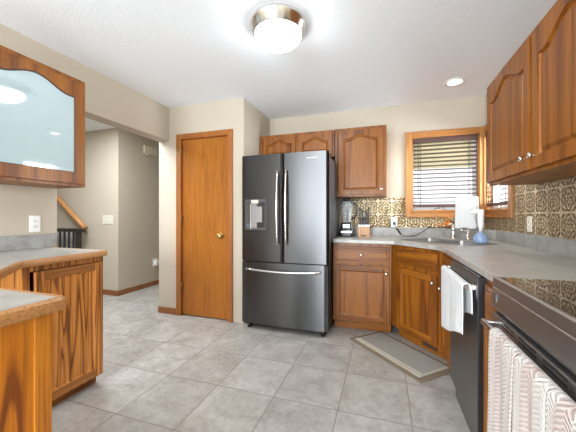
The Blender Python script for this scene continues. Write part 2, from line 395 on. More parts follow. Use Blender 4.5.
# pantry door
d = B().box(DX0+.004, DX1-.004, YD+.012, YD+.047, .012, DZ-.004, .002).build('door_1', M['birch']); struct(d)
k = B(); k.lathe([(0, 0), (.033, 0), (.033, .006), (.012, .012), (.011, .03), (.024, .042), (.029, .055), (.024, .068), (0, .072)], (-1.715, YD+.012, .94), (0, -1, 0))
k.build('door_knob', M['brass'], d)
for z in (1.93, 1.12, .33):
    h = B(); h.cyl((DX0-.001, YD-.001, z-.05), (DX0-.001, YD-.001, z+.05), .007, seg=12); h.ball((DX0-.001, YD-.001, z+.055), .008); h.box(DX0, DX0+.02, YD+.008, YD+.013, z-.045, z+.045)
    if z > 1.9: h.cyl((DX0-.001, YD-.004, z+.0), (DX0-.035, YD-.03, z), .005, seg=8); h.ball((DX0-.037, YD-.032, z), .010)
    h.build('hinge', M['darkbrass'], d)
c = B(); c.box(-2.31, DX0, YD-.018, YD+.001, 0, 2.112, .005); c.box(DX1, -1.567, YD-.018, YD+.001, 0, 2.112, .005); c.box(DX0, DX1, YD-.018, YD+.001, DZ, 2.112, .005)
c.box(DX0-.012, DX0+.002, YD, YD+.1, 0, DZ); c.box(DX1-.002, DX1+.012, YD, YD+.1, 0, DZ); c.box(DX0, DX1, YD, YD+.1, DZ-.002, DZ+.012)
struct(c.build('trim_1', M['casing']))

# windows: opening frames, sashes, glass and trim
def window(name, tn, wall, a0, a1, corner_side, dp=.11):
    """local: x along the wall (a0..a1), y outward; wall = placing matrix"""
    z0, z1 = W1[2], W1[3]; root = None; sa = dp-.035 if dp > .1 else dp-.02
    f = B(); f.box(a0, a0+.012, .0, sa+.005, z0, z1); f.box(a1-.012, a1, .0, sa+.005, z0, z1); f.box(a0, a1, 0, sa+.005, z0, z0+.012); f.box(a0, a1, 0, sa+.005, z1-.012, z1)
    root = f.build(name, M['oak_trim']); root.matrix_world = wall; struct(root)
    s = B(); q = .035
    s.box(a0+.012, a0+.012+q, sa, dp, z0+.012, z1-.012, .003); s.box(a1-.012-q, a1-.012, sa, dp, z0+.012, z1-.012, .003)
    s.box(a0+.047, a1-.047, sa, dp, z0+.012, z0+.012+q, .003); s.box(a0+.047, a1-.047, sa, dp, z1-.012-q, z1-.012, .003)
    s.build('sash', M['vinyl'], root)
    B().box(a0+.04, a1-.04, sa+.012, sa+.015, z0+.04, z1-.04).build('glass_pane', M['glass'], root)
    cr = B(); xm = (a0+a1)/2-.08
    cr.lathe([(0, 0), (.022, 0), (.02, .012), (.01, .02), (0, .021)], (xm, .055, z0+.012)); cr.tube([(xm, .055, z0+.03), (xm+.03, .03, z0+.034), (xm+.07, .01, z0+.03)], .006, 8); cr.ball((xm+.075, .008, z0+.03), .011)
    cr.build('crank', M['chrome'], root)
    if corner_side > 0:
        B().box(a0+.03, a1-.05, .066, .070, 1.70, z1-.012).build('roller_shade', M['shade'], root)
    return root
window('window_1', 'trim_2', Matrix.Translation((0, YB, 0)), W1[0], W1[1], 1)
# right window: local x -> world -y, y -> world +x
MR = Matrix.Translation((XR, 0, 0)) @ Matrix.Rotation(-pi/2, 4, 'Z')
window('window_2', 'trim_3', MR, -W2[1], -W2[0], -1, .07)
tr = B(); ty = .02; g = .07
tr.box(W1[0]-g, W1[0]+.004, YB-ty, YB+.002, 1.145, 2.11, .004)
tr.box(W1[1]-.004, XR-.001, YB-ty, YB+.002, 1.145, 2.11, .004)
struct(tr.build('trim_2', M['oak_trim']))
tr = B(); tr.box(W1[0], W1[1], YB-ty, YB+.002, W1[3]-.004, 2.11, .004); tr.box(W1[0], W1[1], YB-ty, YB+.002, 1.145, W1[2]+.004, .004); tr.box(W1[0]-.0, W1[1], YB-ty-.012, YB+.04, W1[2]-.008, W1[2]+.01, .004)
struct(tr.build('trim_3', M['oak_trim_h']))
tr = B(); tr.box(XR-ty, XR+.002, W2[0]-g, W2[0]+.004, 1.145, 2.11, .004); tr.box(XR-ty, XR+.002, W2[1]-.004, YB-ty, 1.145, 2.11, .004)
struct(tr.build('trim_4', M['oak_trim']))
tr = B(); tr.box(-W2[1], -W2[0], -ty, .002, W1[3]-.004, 2.11, .004); tr.box(-W2[1], -W2[0], -ty, .002, 1.145, W1[2]+.004, .004); tr.box(-W2[1], -W2[0], -ty-.012, .04, W1[2]-.008, W1[2]+.01, .004)
q = tr.build('trim_5', M['oak_trim_h']); q.matrix_world = MR; struct(q)

# blinds
def blind(label, loc, rz, w, deg=-8):
    r = empty('window_blind', label, 'blind', loc, rz)
    B().box(-w/2, w/2, -.004, .052, .745, .80, .003).build('valance', M['blind'], r)
    s = B(); nsl = 15; tilt = radians(deg)
    for i in range(nsl):
        z = .075+i*.0455; t = bmesh.new(); bmesh.ops.create_cube(t, size=1)
        for v in t.verts: v.co = Vector((v.co.x*(w-.014), v.co.y*.05, v.co.z*.004))
        s.add(t, Matrix.Translation((0, .028, z)) @ Matrix.Rotation(tilt, 4, 'X'))
    s.build('slats', M['blind'], r)
    B().box(-w/2+.006, w/2-.006, .006, .05, .02, .052, .004).build('bottom_rail', M['blind'], r)
    for x in (-w/2+.075, w/2-.075):
        c = B(); c.cyl((x, .0025, .03), (x, .0025, .75), .0022, seg=6); c.cyl((x, .0535, .03), (x, .0535, .75), .0022, seg=6); c.build('ladder_cord', M['black'], r)
    B().cyl((-w/2+.05, -.006, .12), (-w/2+.05, -.006, .75), .004, seg=8).build('tilt_wand', M['black'], r)
    return r
blind('dark brown slatted blind in the wide window behind the faucet', ((W1[0]+W1[1])/2, YB-.004, W1[2]+.03-.005), 0, W1[1]-W1[0]-.03)
blind('dark brown slatted blind in the side window, partly behind the right wall cabinets', (XR-.008, (W2[0]+W2[1])/2, W1[2]+.025), -pi/2, W2[1]-W2[0]-.03, 1)

# tin backsplash
def tin(name, label, boxes):
    b = B()
    for q in boxes: b.box(*q)
    return tag(b.build(name, M['tin']), label, 'backsplash')
tin('tin_backsplash', 'gold embossed tin backsplash on the back wall behind blender and faucet', [(-.50, .23, YB-.006, YB-.0005, 1.028, 1.372), (.23, XR-.008, YB-.006, YB-.0005, 1.028, 1.143)])
tin('tin_backsplash', 'bronze embossed tin backsplash on the right wall above counter and range', [(XR-.006, XR-.0005, -.4, 2.857, 1.028, 1.45), (XR-.006, XR-.0005, 2.857, YB-.01, 1.028, 1.143), (XR-.006, XR-.0005, .5, 1.31, .90, 1.028)])

# ------------------------------------------------------------------ cabinets (local: x right, y into the cabinet, front frame at y=0)
def outline(x0, x1, z0, z1, arch, off=0, nseg=28):
    xa, xb, za = x0+off, x1-off, z0+off
    pts = [(xa, za), (xb, za)]
    if arch <= 0:
        zs = z1-off; e = [(xb, zs), (xa, zs)]
        return pts+e
    zs = z1-arch-off; xc = (x0+x1)/2; hw = (xb-xa)/2
    for i in range(nseg+1):
        x = xb-(xb-xa)*i/nseg; t = abs(x-xc)/hw
        pts.append((x, zs+arch*(.5+.5*cos(pi*min(1, t/.86)))))
    return pts
def panel_door(root, x0, x1, z0, z1, arch=0, stile=.06, name='door', fm='oak', pm='oak', pane=None, topstile=None, knob=None, rail=None, flat=False):
    y0 = -.021; top = z1-(topstile or rail or stile)
    def O(off): return outline(x0+stile, x1-stile, z0+(rail or stile), top, arch, off)
    f = B(); fmats = M[fm]
    if flat:
        rl = rail or stile; fmats = [M[fm], M[fm+'_h']]
        f.box(x0, x0+stile, y0, -.002, z0, z1); f.box(x1-stile, x1, y0, -.002, z0, z1); nf = len(f.bm.faces)
        f.box(x0+stile, x1-stile, y0+.0004, -.002, z0, z0+rl); f.box(x0+stile, x1-stile, y0+.0004, -.002, top, z1)
        f.bm.faces.ensure_lookup_table()
        for q in f.bm.faces[nf:]: q.material_index = 1
    else: f.prism([(x0, z0), (x1, z0), (x1, z1), (x0, z1)], y0, -.002, [O(0)[::-1]], 'xz')
    # raised outer lip
    lip = .009
    fo = f.build(name, fmats, root)
    bv = fo.modifiers.new('bev', 'BEVEL'); bv.width = .004; bv.segments = 2; bv.limit_method = 'ANGLE'; bv.angle_limit = radians(60)
    def L(off, y): return [Vector((a, y, b)) for a, b in O(off)]
    if pane:
        B().prism(O(-.004), -.010, -.004, (), 'xz').build('glass_pane', M[pane], fo)
        B().loft([L(-.001, y0+.002), L(.006, y0+.006), L(.007, -.0105)], False).build('glazing_bead', M['toilet'], fo)
    else:
        if flat: lp = [L(-.003, y0+.002), L(.003, y0+.004), L(.007, y0+.009), L(.012, y0+.0095), L(.016, y0+.0095)]
        else: lp = [L(-.003, y0+.003), L(.003, y0+.006), L(.006, y0+.015), L(.014, y0+.015), L(.030, y0+.004)]
        B().loft(lp, True).build('panel', M[pm], fo)
    if knob: make_knob(fo, knob[0], y0, knob[1])
    return fo
def make_knob(par, x, y, z):
    B().lathe([(0, 0), (.009, 0), (.006, .006), (.006, .013), (.014, .019), (.0155, .024), (.012, .029), (0, .031)], (x, y, z), (0, -1, 0), 20).build('knob', M['nickel'], par)
def drawer_front(root, x0, x1, z0, z1, knob=True):
    y0 = -.021; b = B(); b.box(x0, x1, y0+.006, -.002, z0, z1, .004); b.box(x0+.022, x1-.022, y0, -.005, z0+.022, z1-.022, .006, 2)
    o = b.build('drawer', M['oak_h'], root)
    if knob: make_knob(o, (x0+x1)/2, y0, (z0+z1)/2)
    return o
def face_frame(b, w, z0, z1, xs, zs, stile=.04, rail=.035, d=.019):
    """vertical members at xs, horizontals at zs (each (a,b))"""
    for a, c in xs: b.box(a, c, 0, d, z0, z1, .001)
    for a, c in zs: b.box(xs[0][1]-.001, xs[-1][0]+.001, .0005, d, a, c)
def carcass(b, w, dep, z0, z1, t=.016, top=True, y0=.018):
    b.box(0, t, y0, dep, z0, z1); b.box(w-t, w, y0, dep, z0, z1); b.box(t, w-t, y0, dep, z0, z0+t); b.box(t, w-t, dep-t, dep, z0+t, z1)
    if top: b.box(t, w-t, y0, dep-t, z1-t, z1)

def base_cabinet(label, loc, rz, w, dep, doors=1, knob_side='r', drawer=True, mat='oak', zt=.886, toe=.1, open_top=False, vent=False, knobs=True):
    r = empty('base_cabinet', label, 'cabinet', loc, rz)
    b = B(); carcass(b, w, dep, toe, zt, top=not open_top)
    st = .03
    face_frame(b, w, toe, zt, [(0, st), (w-st, w)], [(toe, toe+.03), (.66, .69), (zt-.035, zt)])
    b.build('body', M[mat], r)
    k = B(); k.box(.004, w-.004, .07, .085, 0, toe-.001); tk = k.build('toe_kick', M['oak_h'], r)
    if vent:
        v = B()
        for i in range(3): v.box(w*.5, w*.5+.2, .064, .0705, .035+i*.016, .043+i*.016)
        v.build('vent_slots', M['slot'], tk)
    g = .018
    drawer_front(r, g, w-g, .688, .856, knobs)
    kx = w-g-.03 if knob_side == 'r' else g+.03
    panel_door(r, g, w-g, toe+.012, .665, 0, .055 if w > .3 else .04, knob=(kx, .60) if knobs else None, fm=mat, pm=mat, flat=True)
    return r

base_cabinet('honey oak base cabinet with drawer right beside the refrigerator', (-.497, 2.985, 0), 0, .566, .585, knob_side='r')
# corner sink base, front at 45 degrees
P = Vector((.0755, 2.985)); Q = Vector((.445, 2.54)); dv = (Q-P); wS = dv.length; ang = atan2(dv.y, dv.x)
r = empty('sink_cabinet', 'diagonal oak corner cabinet under the sink, behind the grey floor mat', 'cabinet', (P.x, P.y, 0), ang)
b = B(); face_frame(b, wS, .1, .886, [(0, .09), (wS-.065, wS)], [(.1, .13), (.67, .725), (.851, .886)])
b.box(0, .016, .018, .30, .1, .70); b.box(wS-.016, wS, .018, .30, .1, .70); b.box(.016, wS-.016, .018, .42, .1, .116); b.build('body', M['oak'], r)
k = B(); k.box(.01, wS-.01, .07, .085, 0, .099); tk = k.build('toe_kick', M['oak_h'], r)
v = B()
for i in range(4): v.box(.3, .46, .064, .0705, .03+i*.014, .037+i*.014)
v.build('vent_slots', M['slot'], tk)
drawer_front(r, .075, wS-.05, .715, .856, False)
panel_door(r, .075, wS-.05, .118, .68, 0, .055, knob=(wS-.08, .62), flat=True)
# cabinets on the right run: local x -> world -y, local y -> world +x
base_cabinet('narrow oak cabinet squeezed between sink corner and dishwasher', (.445, 2.535, 0), -pi/2, .375, .56, knob_side='l')
base_cabinet('slim oak cabinet between dishwasher and range', (.445, 1.535, 0), -pi/2, .21, .56, knob_side='l', knobs=False)

# wall cabinets
def wall_cabinet(label, loc, rz, w, dep, z0, z1, doors, arch, knobs, name='wall_cabinet', pane=None, stile=.055, rail=None, zgap=.02, frame=.03, mat='oak', toprail=None):
    r = empty(name, label, 'cabinet', loc, rz); b = B(); carcass(b, w, dep, z0, z1)
    xs = [(0, frame)]+[(a[1]-.012, c[0]+.012) for a, c in zip(doors, doors[1:])]+[(w-frame, w)]
    for a, c in xs: b.box(a, c, 0, .019, z0, z1, .001)
    for a, c in ((z0, z0+.04), (z1-.045, z1)): b.box(frame-.001, w-frame+.001, .0005, .019, a, c)
    b.build('body', M[mat], r)
    for (a, c), kn in zip(doors, knobs):
        panel_door(r, a, c, z0+zgap, z1-zgap-.012, arch, stile, pane=pane, knob=kn, rail=rail, fm=mat, pm=mat, topstile=toprail)
    return r
Yw = 3.25
wall_cabinet('low double-door oak cabinet above the refrigerator', (-1.432, Yw, 0), 0, .905, .325, 1.83, 2.128, [(.045, .452), (.488, .885)], .05, [None, None], stile=.042, rail=.035)
wall_cabinet('tall single-door oak wall cabinet above blender and knife block', (-.520, Yw, 0), 0, .545, .325, 1.372, 2.13, [(.04, .515)], .045, [(.49, 1.445)], stile=.048)
wall_cabinet('large oak wall cabinet with arched doors on the right wall above counter', (.735, 2.49, 0), -pi/2, 1.325, .28, 1.382, 2.125, [(.022, .667), (.697, 1.30)], .075, [(.625, 1.465), (.727, 1.465)], stile=.06)
wall_cabinet('oak hutch cabinet with frosted glass arched door on the left wall', (-2.105, .915, 0), pi/2, .655, .31, 1.372, 2.15, [(.022, .632)], .064, [None], 'glass_door_cabinet', 'frostglass', .060, .075, frame=.04, toprail=.046)

# left base cabinet with countertop
r = empty('base_cabinet', 'bold-grained oak base cabinet under the left wall counter end', 'cabinet', (-1.855, 1.035, 0), pi/2)
w = .475; b = B(); carcass(b, w, .555, .07, .886)
for a, c in ((0, .035), (w-.03, w)): b.box(a, c, 0, .019, .07, .886, .001)
b.box(.034, w-.029, .0005, .019, .07, .10); b.box(.034, w-.029, .0005, .019, .85, .886)
b.build('body', M['oak_bold'], r)
k = B(); k.box(.004, w-.004, .06, .075, 0, .069); k.build('toe_kick', M['oak_h'], r)
panel_door(r, .05, w-.022, .085, .848, 0, .05, fm='oak_bold', pm='oak_bold', flat=True)
# peninsula cabinet end
r = empty('peninsula_cabinet', 'oak peninsula cabinet with amber-grained end panel nearest the camera on the left', 'cabinet', (-.924, .588, 0))
b = B(); b.box(-.42, -.02, -.75, -.018, .07, .886); b.build('body', M['oak'], r)
b = B(); b.box(-.019, 0, -.75, -.045, .0, .886); b.build('end_panel', M['oak_panel'], r)
b = B(); b.box(-.05, .004, -.045, 0, .0, .886, .003); b.build('corner_post', M['oak_post'], r)

# countertops
Z1 = .925; Z0 = .888
def arc(cx, cy, rr, a0, a1, n=6): return [(cx+rr*cos(radians(a0+(a1-a0)*i/n)), cy+rr*sin(radians(a0+(a1-a0)*i/n))) for i in range(n+1)]
LC = [(-2.418, -.1), (-.894, -.1)]+arc(-.909, .58, .015, 0, 90)+[(-1.36, .595), (-1.79, .985)]+arc(-1.84, 1.475, .025, 0, 90)+[(-2.418, 1.50)]
r = empty('countertop', 'grey laminate countertop with oak edge running along left wall and peninsula', 'countertop', (-1.8, .9, Z0))
def rel(pts, o): return [(a-o[0], b_-o[1]) for a, b_ in pts]
o2 = (-1.8, .9)
b = B(); b.prism(rel(LC, o2), .012, Z1-Z0); b.build('surface', M['laminate'], r)
# oak edge band following the front outline
def band(pts, t, z0, z1, n_bull=5):
    """strip with rounded front along an open polyline (outside to the right of travel)"""
    m = len(pts); V = [Vector(p) for p in pts]; nr = []
    for i in range(m):
        ds = []
        if i > 0: ds.append((V[i]-V[i-1]).normalized())
        if i < m-1: ds.append((V[i+1]-V[i]).normalized())
        ns = [Vector((d.y, -d.x)) for d in ds]; a = sum(ns, Vector((0, 0))).normalized()
        nr.append(a/max(.5, a.dot(ns[0])))
    prof = [(-.004, z1+.0006), (t*.55, z1+.0006), (t*.9, z1-.005), (t, (z0+z1)/2), (t*.9, z0+.005), (t*.55, z0), (-.004, z0)]
    t_ = bmesh.new(); R = []
    for p, a in zip(V, nr): R.append([t_.verts.new((p.x+a.x*q, p.y+a.y*q, z)) for q, z in prof])
    for A, C in zip(R, R[1:]):
        for j in range(len(prof)):
            f = t_.faces.new([A[j], A[(j+1) % len(prof)], C[(j+1) % len(prof)], C[j]]); f.smooth = False
    t_.faces.new(R[0][::-1]); t_.faces.new(R[-1]); bmesh.ops.recalc_face_normals(t_, faces=t_.faces[:])
    return t_
b = B(); b.add(band(rel(LC[1:], o2), .018, 0, Z1-Z0)); b.build('edge_band', M['oak_edge'], r)
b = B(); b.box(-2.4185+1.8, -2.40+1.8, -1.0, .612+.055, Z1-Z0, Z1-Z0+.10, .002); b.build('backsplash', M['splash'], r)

# right countertop with sink hole
mid = (P+Q)/2; dx = dv.normalized(); nn_ = Vector((-dx.y, dx.x))
SCN = Vector((.24, 2.74))+nn_*.365
def SP(a, c): q = SCN+dx*a+nn_*c; return (q.x, q.y)
bowls = [(-.345, -.015), (.015, .345)]
def rrect(a0, a1, c0, c1, rad):
    pts = []
    for cx, cy, s in ((a1-rad, c1-rad, 0), (a0+rad, c1-rad, 90), (a0+rad, c0+rad, 180), (a1-rad, c0+rad, 270)):
        pts += arc(cx, cy, rad, s, s+90, 5)
    return pts
hole = [SP(a, c) for a, c in rrect(-.35, .35, -.205, .205, .06)]
RC = [(-.497, 2.952), (.092, 2.925), (.392, 2.56), (.42, 2.45), (.42, 1.325), (XR-.002, 1.325), (XR-.002, YB-.002), (-.497, YB-.002)]
oR = (.6, 2.9)
r = empty('countertop', 'grey laminate countertop running from refrigerator around sink corner to range', 'countertop', (oR[0], oR[1], Z0))
b = B(); b.prism(rel(RC, oR), 0, Z1-Z0, [rel(hole, oR)[::-1]], bev=.006); b.build('surface', M['laminate'], r)
sp_ = B(); H = Z1-Z0
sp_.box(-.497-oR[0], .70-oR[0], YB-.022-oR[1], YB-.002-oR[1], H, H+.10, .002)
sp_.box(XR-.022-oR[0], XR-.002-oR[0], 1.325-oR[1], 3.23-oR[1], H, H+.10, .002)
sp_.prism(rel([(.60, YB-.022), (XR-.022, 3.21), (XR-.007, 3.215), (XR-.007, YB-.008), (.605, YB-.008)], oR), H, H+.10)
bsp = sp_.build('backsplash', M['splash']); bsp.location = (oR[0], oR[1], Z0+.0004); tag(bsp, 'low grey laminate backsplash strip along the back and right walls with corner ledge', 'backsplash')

# sink
r = empty('kitchen_sink', 'double-bowl stainless corner sink set in the right countertop', 'sink', (SCN.x, SCN.y, Z1), ang)
b = B(); rim = rrect(-.365, .365, -.22, .22, .07)
b.prism(rim, .0005, .005, [rrect(a, c, -.19, .19, .05)[::-1] for a, c in bowls], bev=.0015); b.build('rim', M['sinksteel'], r)
for a, c in bowls:
    b = B(); lp = []
    for off, z in ((0, .003), (.004, -.10), (.012, -.155), (.03, -.165)):
        lp.append([Vector((x, y, z)) for x, y in rrect(a+off, c-off, -.19+off, .19-off, .05)])
    b.loft(lp, True, True); b.lathe([(0, .003), (.035, .003), (.04, 0)], ((a+c)/2, 0, -.164)); b.build('bowl', M['sinksteel'], r)

# faucet with gooseneck
fx, fy = .80, 3.325
r = empty('kitchen_faucet', 'chrome gooseneck faucet behind the sink, towel over its neck', 'faucet', (fx, fy, Z1+.0006), radians(-25))
b = B(); b.lathe([(0, 0), (.032, 0), (.03, .012), (.022, .02), (.02, .11), (.016, .13), (0, .131)]); b.build('body', M['chrome'], r)
pts = [(0, 0, .12), (0, 0, .36)]+[(0, -.045*(1-cos(radians(a))), .36+.045*sin(radians(a))) for a in range(15, 181, 15)]+[(0, -.09, .24)]
b = B(); b.tube(pts, .012, 12); b.cyl((0, -.09, .245), (0, -.09, .20), .015, .013); b.build('gooseneck_spout', M['chrome'], r)
b = B(); b.tube([(-.018, 0, .08), (-.05, -.01, .09), (-.085, -.02, .115)], [.009, .008, .006], 10); b.build('lever_handle', M['chrome'], r)
r = empty('soap_dispenser', 'chrome soap pump on the counter left of the faucet', 'soap dispenser', (.675, 3.36, Z1), ang)
b = B(); b.lathe([(0, 0), (.036, 0), (.034, .014), (.023, .026), (.02, .09), (.022, .095), (.021, .125), (0, .13)]); b.build('body', M['chrome'], r)
b = B(); b.tube([(0, 0, .12), (0, 0, .15), (0, -.02, .158), (0, -.07, .145)], .009, 10); b.build('pump_nozzle', M['chrome'], r)

def cloth_over(name, label, cat, loc, rz, w, front, back, r_, mat, amp=.006, waves=3, thick=.004, flare=0., ripple=0, nx=36, seed=0, group=None, slant=0., lean=0.):
    """towel over a bar along local x at loc; front hangs on local -y"""
    o = empty if False else None
    rnd = random.Random(seed); ph = [rnd.random()*6 for _ in range(4)]
    prof = []
    nf, nb, na = 22, 16, 9
    for i in range(nf): prof.append((-r_, -front*(1-i/nf), 1-i/nf))
    for i in range(na+1): a = pi-pi*i/na; prof.append((r_*cos(a), r_*sin(a), 0))
    for i in range(1, nb+1): prof.append((r_, -back*i/nb, i/nb))
    t = bmesh.new(); grid = []
    for i in range(nx+1):
        s = i/nx; row = []
        for (y, z, q) in prof:
            x = (s-.5)*w*(1+flare*q)
            dz = -slant*(s-.5)*q
            wob = amp*q**.7*(sin(s*waves*2*pi+ph[0])+.4*sin(s*waves*4.3*pi+ph[1])+.3*sin(q*4+ph[2]+s*3))
            sgn = -1 if y < 0 else 1
            yy = y+sgn*(abs(amp)*1.2*q**.7 if sgn < 0 else 0)*1.0+(wob if sgn < 0 else wob*.3)
            if sgn < 0: yy -= lean*q
            row.append(t.verts.new((x, yy, z+dz+(.006*sin(s*9+ph[3])*q))))
        grid.append(row)
    for A, C in zip(grid, grid[1:]):
        for j in range(len(prof)-1):
            f = t.faces.new([A[j], C[j], C[j+1], A[j+1]]); f.smooth = True
    bmesh.ops.recalc_face_normals(t, faces=t.faces[:])
    b = B(); b.add(t); ob = b.build(name, mat); ob.location = loc; ob.rotation_euler = (0, 0, rz); tag(ob, label, cat, group)
    so = ob.modifiers.new('thick', 'SOLIDIFY'); so.thickness = thick; so.offset = 1
    return ob
fc = Vector((fx, fy))+Vector((sin(radians(-25)), -cos(radians(-25))))*.045
cloth_over('dish_towel', 'white dish towel hanging over the faucet neck below the window', 'towel', (fc.x, fc.y, Z1+.3606), radians(-25), .175, .245, .22, .061, M['towel_white'], .003, 2, .003, flare=.05, seed=3)

# things on the corner ledge and counter
r = empty('wax_warmer', 'glowing amber glass warmer on the corner ledge under the window', 'warmer', (.665, 3.537, 1.0255))
b = B(); b.lathe([(0, 0), (.032, 0), (.033, .006), (.033, .016), (.031, .018), (0, .018)]); b.build('base', M['black'], r)
b = B(); b.lathe([(.030, .018), (.032, .03), (.032, .09), (.029, .09), (.029, .024), (.0, .022)]); b.build('glass_shade', M['amber'], r)
b = B(); b.ball((0, 0, .055), .014, .014, .02); b.build('bulb', M['flame'], r)
r = empty('spray_bottle', 'white trigger sprayer with blue bottle on counter right of the faucet', 'bottle', (.80, 2.93, Z1))
b = B(); b.lathe([(0, 0), (.052, 0), (.056, .012), (.054, .05), (.04, .075), (.018, .09), (.014, .1), (0, .1)]); b.build('bottle', M['bluejar'], r)
b = B(); b.cyl((0, 0, .098), (0, 0, .14), .012, .016); b.loft([[Vector((cos(a)*rx+ox, sin(a)*ry, z)) for a in [2*pi*k/16 for k in range(16)]] for z, rx, ry, ox in ((.125, .016, .015, 0), (.15, .024, .018, 0), (.24, .026, .02, .0), (.275, .028, .02, 0), (.292, .022, .016, 0))], True, True)
b.loft([[Vector((x, sin(a)*q*.8, .272+cos(a)*q-dz)) for a in [2*pi*k/12 for k in range(12)]] for x, q, dz in ((-.005, .02, 0), (-.045, .018, .002), (-.075, .012, .01), (-.082, .009, .012))], True, True)
b.build('sprayer_head', M['white'], r)
b = B(); b.tube([(-.03, 0, .25), (-.04, 0, .22), (-.034, 0, .19), (-.03, 0, .17)], [.007, .006, .006, .005], 8); b.build('trigger', M['clearplastic'], r)
b = B(); b.cyl((.026, 0, .19), (.031, 0, .19), .014, seg=14); b.build('button', M['darkgrey'], r)
r = empty('soap_bottle', 'small grey clear bottle on the corner ledge behind the spray bottle', 'bottle', (.90, 3.40, 1.0255))
b = B(); b.lathe([(0, 0), (.026, 0), (.028, .006), (.028, .085), (.014, .1), (.011, .108), (0, .108)]); b.build('body', M['clearplastic'], r)
b = B(); b.lathe([(0, .106), (.014, .106), (.014, .122), (0, .123)]); b.build('cap', M['darkgrey'], r)

# blender
r = empty('blender', 'black countertop blender with clear jar beside the refrigerator', 'blender', (-.405, 3.40, Z1))
def rsq(w, d, rad=.02): return rrect(-w/2, w/2, -d/2, d/2, rad)
b = B(); b.loft([[Vector((x, y, z)) for x, y in rsq(w_, w_*1.05, w_*.22)] for w_, z in ((.02, 0.001), (.155, .001), (.16, .01), (.16, .06), (.15, .09), (.125, .155), (.118, .165), (.02, .166))], True); b.build('base', M['black'], r)
b = B(); b.loft([[Vector((x, y, z)) for x, y in rsq(w_, w_, .02)] for w_, z in ((.09, .166), (.095, .175), (.135, .375), (.13, .375), (.09, .185), (.02, .18))], True); b.build('jar', M['jar'], r)
b = B(); b.loft([[Vector((x, y, z)) for x, y in rsq(w_, w_, .02)] for w_, z in ((.14, .374), (.142, .40), (.13, .41), (.06, .412), (.055, .435), (.02, .436))], True); b.build('lid', M['black'], r)
b = B(); b.tube([(.055, -.02, .37), (.095, -.03, .375), (.112, -.03, .35), (.108, -.03, .26), (.085, -.03, .215), (.05, -.02, .20)], [.012, .013, .012, .011, .011, .01], 10); b.build('handle', M['black'], r)
b = B(); b.box(-.038, .038, -.076, -.07, .098, .14, .003); b.build('control_panel', M['steel'], r)
b = B(); b.box(-.062, .062, -.091, -.082, .045, .066, .003); b.build('trim_strip', M['steel'], r)
b = B(); b.cyl((0, 0, .19), (0, 0, .30), .012, .006); [b.box(-.035, .035, -.006, .006, z, z+.004) for z in (.20, .245, .285)]; b.build('blades', M['darkgrey'], r)

# knife block + knives
kb = empty('knife_block', 'beech knife block full of black-handled knives beside the blender', 'knife block', (-.215, 3.40, Z1))
b = B(); b.box(-.062, .062, -.0, .06, .112, .19, .003); b.box(-.062, .062, -.06, .0605, 0, .118, .003); b.build('body', M['knifewood'], kb)
b = B(); b.box(-.03, .03, -.0615, -.0595, .012, .022); b.build('front_slot', M['slot'], kb)
kn = []
def knife(label, x, y, z, L_, tilt):
    r = empty('kitchen_knife', label, 'knife', (-.215+x, 3.40+y, Z1+z), 0, 'knives in the wooden block'); r.rotation_euler = (tilt, 0, 0)
    b = B(); b.box(-.0095, .0095, -.012, .012, .012, L_, .005); b.ball((0, -.004, L_), .0105, .015, .012, 12); b.build('handle', M['iron'], r)
    b = B(); b.box(-.0088, .0088, -.0115, .0115, .0005, .0135, .001); b.build('bolster', M['chrome'], r)
for i in range(5): knife('black-handled knife in the front row of the knife block', -.048+i*.024, -.03, .1185, .085, 0)
for i, x in enumerate((-.046, -.022, .02, .046)): knife('black-handled knife in the taller back row of the knife block', x, .03, .1905, (.125, .10, .10, .13)[i], 0)

# outlets and plates (built on the wall surface, local -y faces the room)
def outlet(label, loc, rz, w=.07, h=.115, kind='outlet', mat='white', gangs=1):
    r = empty('wall_outlet' if kind == 'outlet' else 'light_switch', label, 'outlet' if kind == 'outlet' else 'light switch', loc, rz)
    b = B(); b.box(-w/2, w/2, -.006, 0, -h/2, h/2, .003); b.build('cover_plate', M[mat], r)
    if kind == 'outlet':
        for z in (-.02, .02):
            b = B(); b.box(-.016, .016, -.0085, -.0055, z-.014, z+.014, .004); so = b.build('socket', M[mat], r)
            s = B(); s.box(-.008, -.005, -.0092, -.008, z-.005, z+.006); s.box(.005, .008, -.0092, -.008, z-.005, z+.006); s.build('slots', M['slot'], so)
    else:
        for g_ in range(gangs):
            x = (g_-(gangs-1)/2)*.046
            b = B(); b.box(x-.006, x+.006, -.014, -.005, -.004, .012, .002); b.build('toggle', M[mat], r)
    return r
outlet('white wall outlet on the left wall below the glass cabinet', (XL, 1.428, 1.103), pi/2, .072, .12)
outlet('white double light switch on the hall wall behind the counter', (-3.86, 3.22, 1.105), 0, .20, .125, 'switch', 'ivory', 2)
outlet('white outlet on the tin backsplash with a black cord plugged in', (.11, YB-.0062, 1.09), 0, .07, .115)
outlet('ivory outlet on the bronze tin backsplash of the right wall', (XR-.0062, 2.57, 1.10), -pi/2, .072, .115, mat='ivory')
r = empty('door_chime', 'beige door chime box high on the hall wall', 'door chime', (-3.66, 3.815, 2.165), pi/2)
b = B(); b.box(-.135, .135, -.035, 0, 0, .13, .006); b.build('cover', M['cream'], r)
b = B(); b.box(-.1, -.05, -.03, -.005, -.018, 0, .002); b.build('sensor', M['ivory'], r)
b = B(); b.box(.07, .1, -.0375, -.034, .04, .075, .002); b.build('grille', M['ivory'], r)
r = empty('night_light', 'white plug-in night light low on the hall wall', 'night light', (-3.66, 3.93, .31), pi/2)
b = B(); b.box(-.05, .05, -.008, 0, 0, .14, .003); b.build('cover_plate', M['white'], r)
b = B(); b.box(-.035, .035, -.055, -.007, .02, .105, .012); b.build('body', M['white'], r)

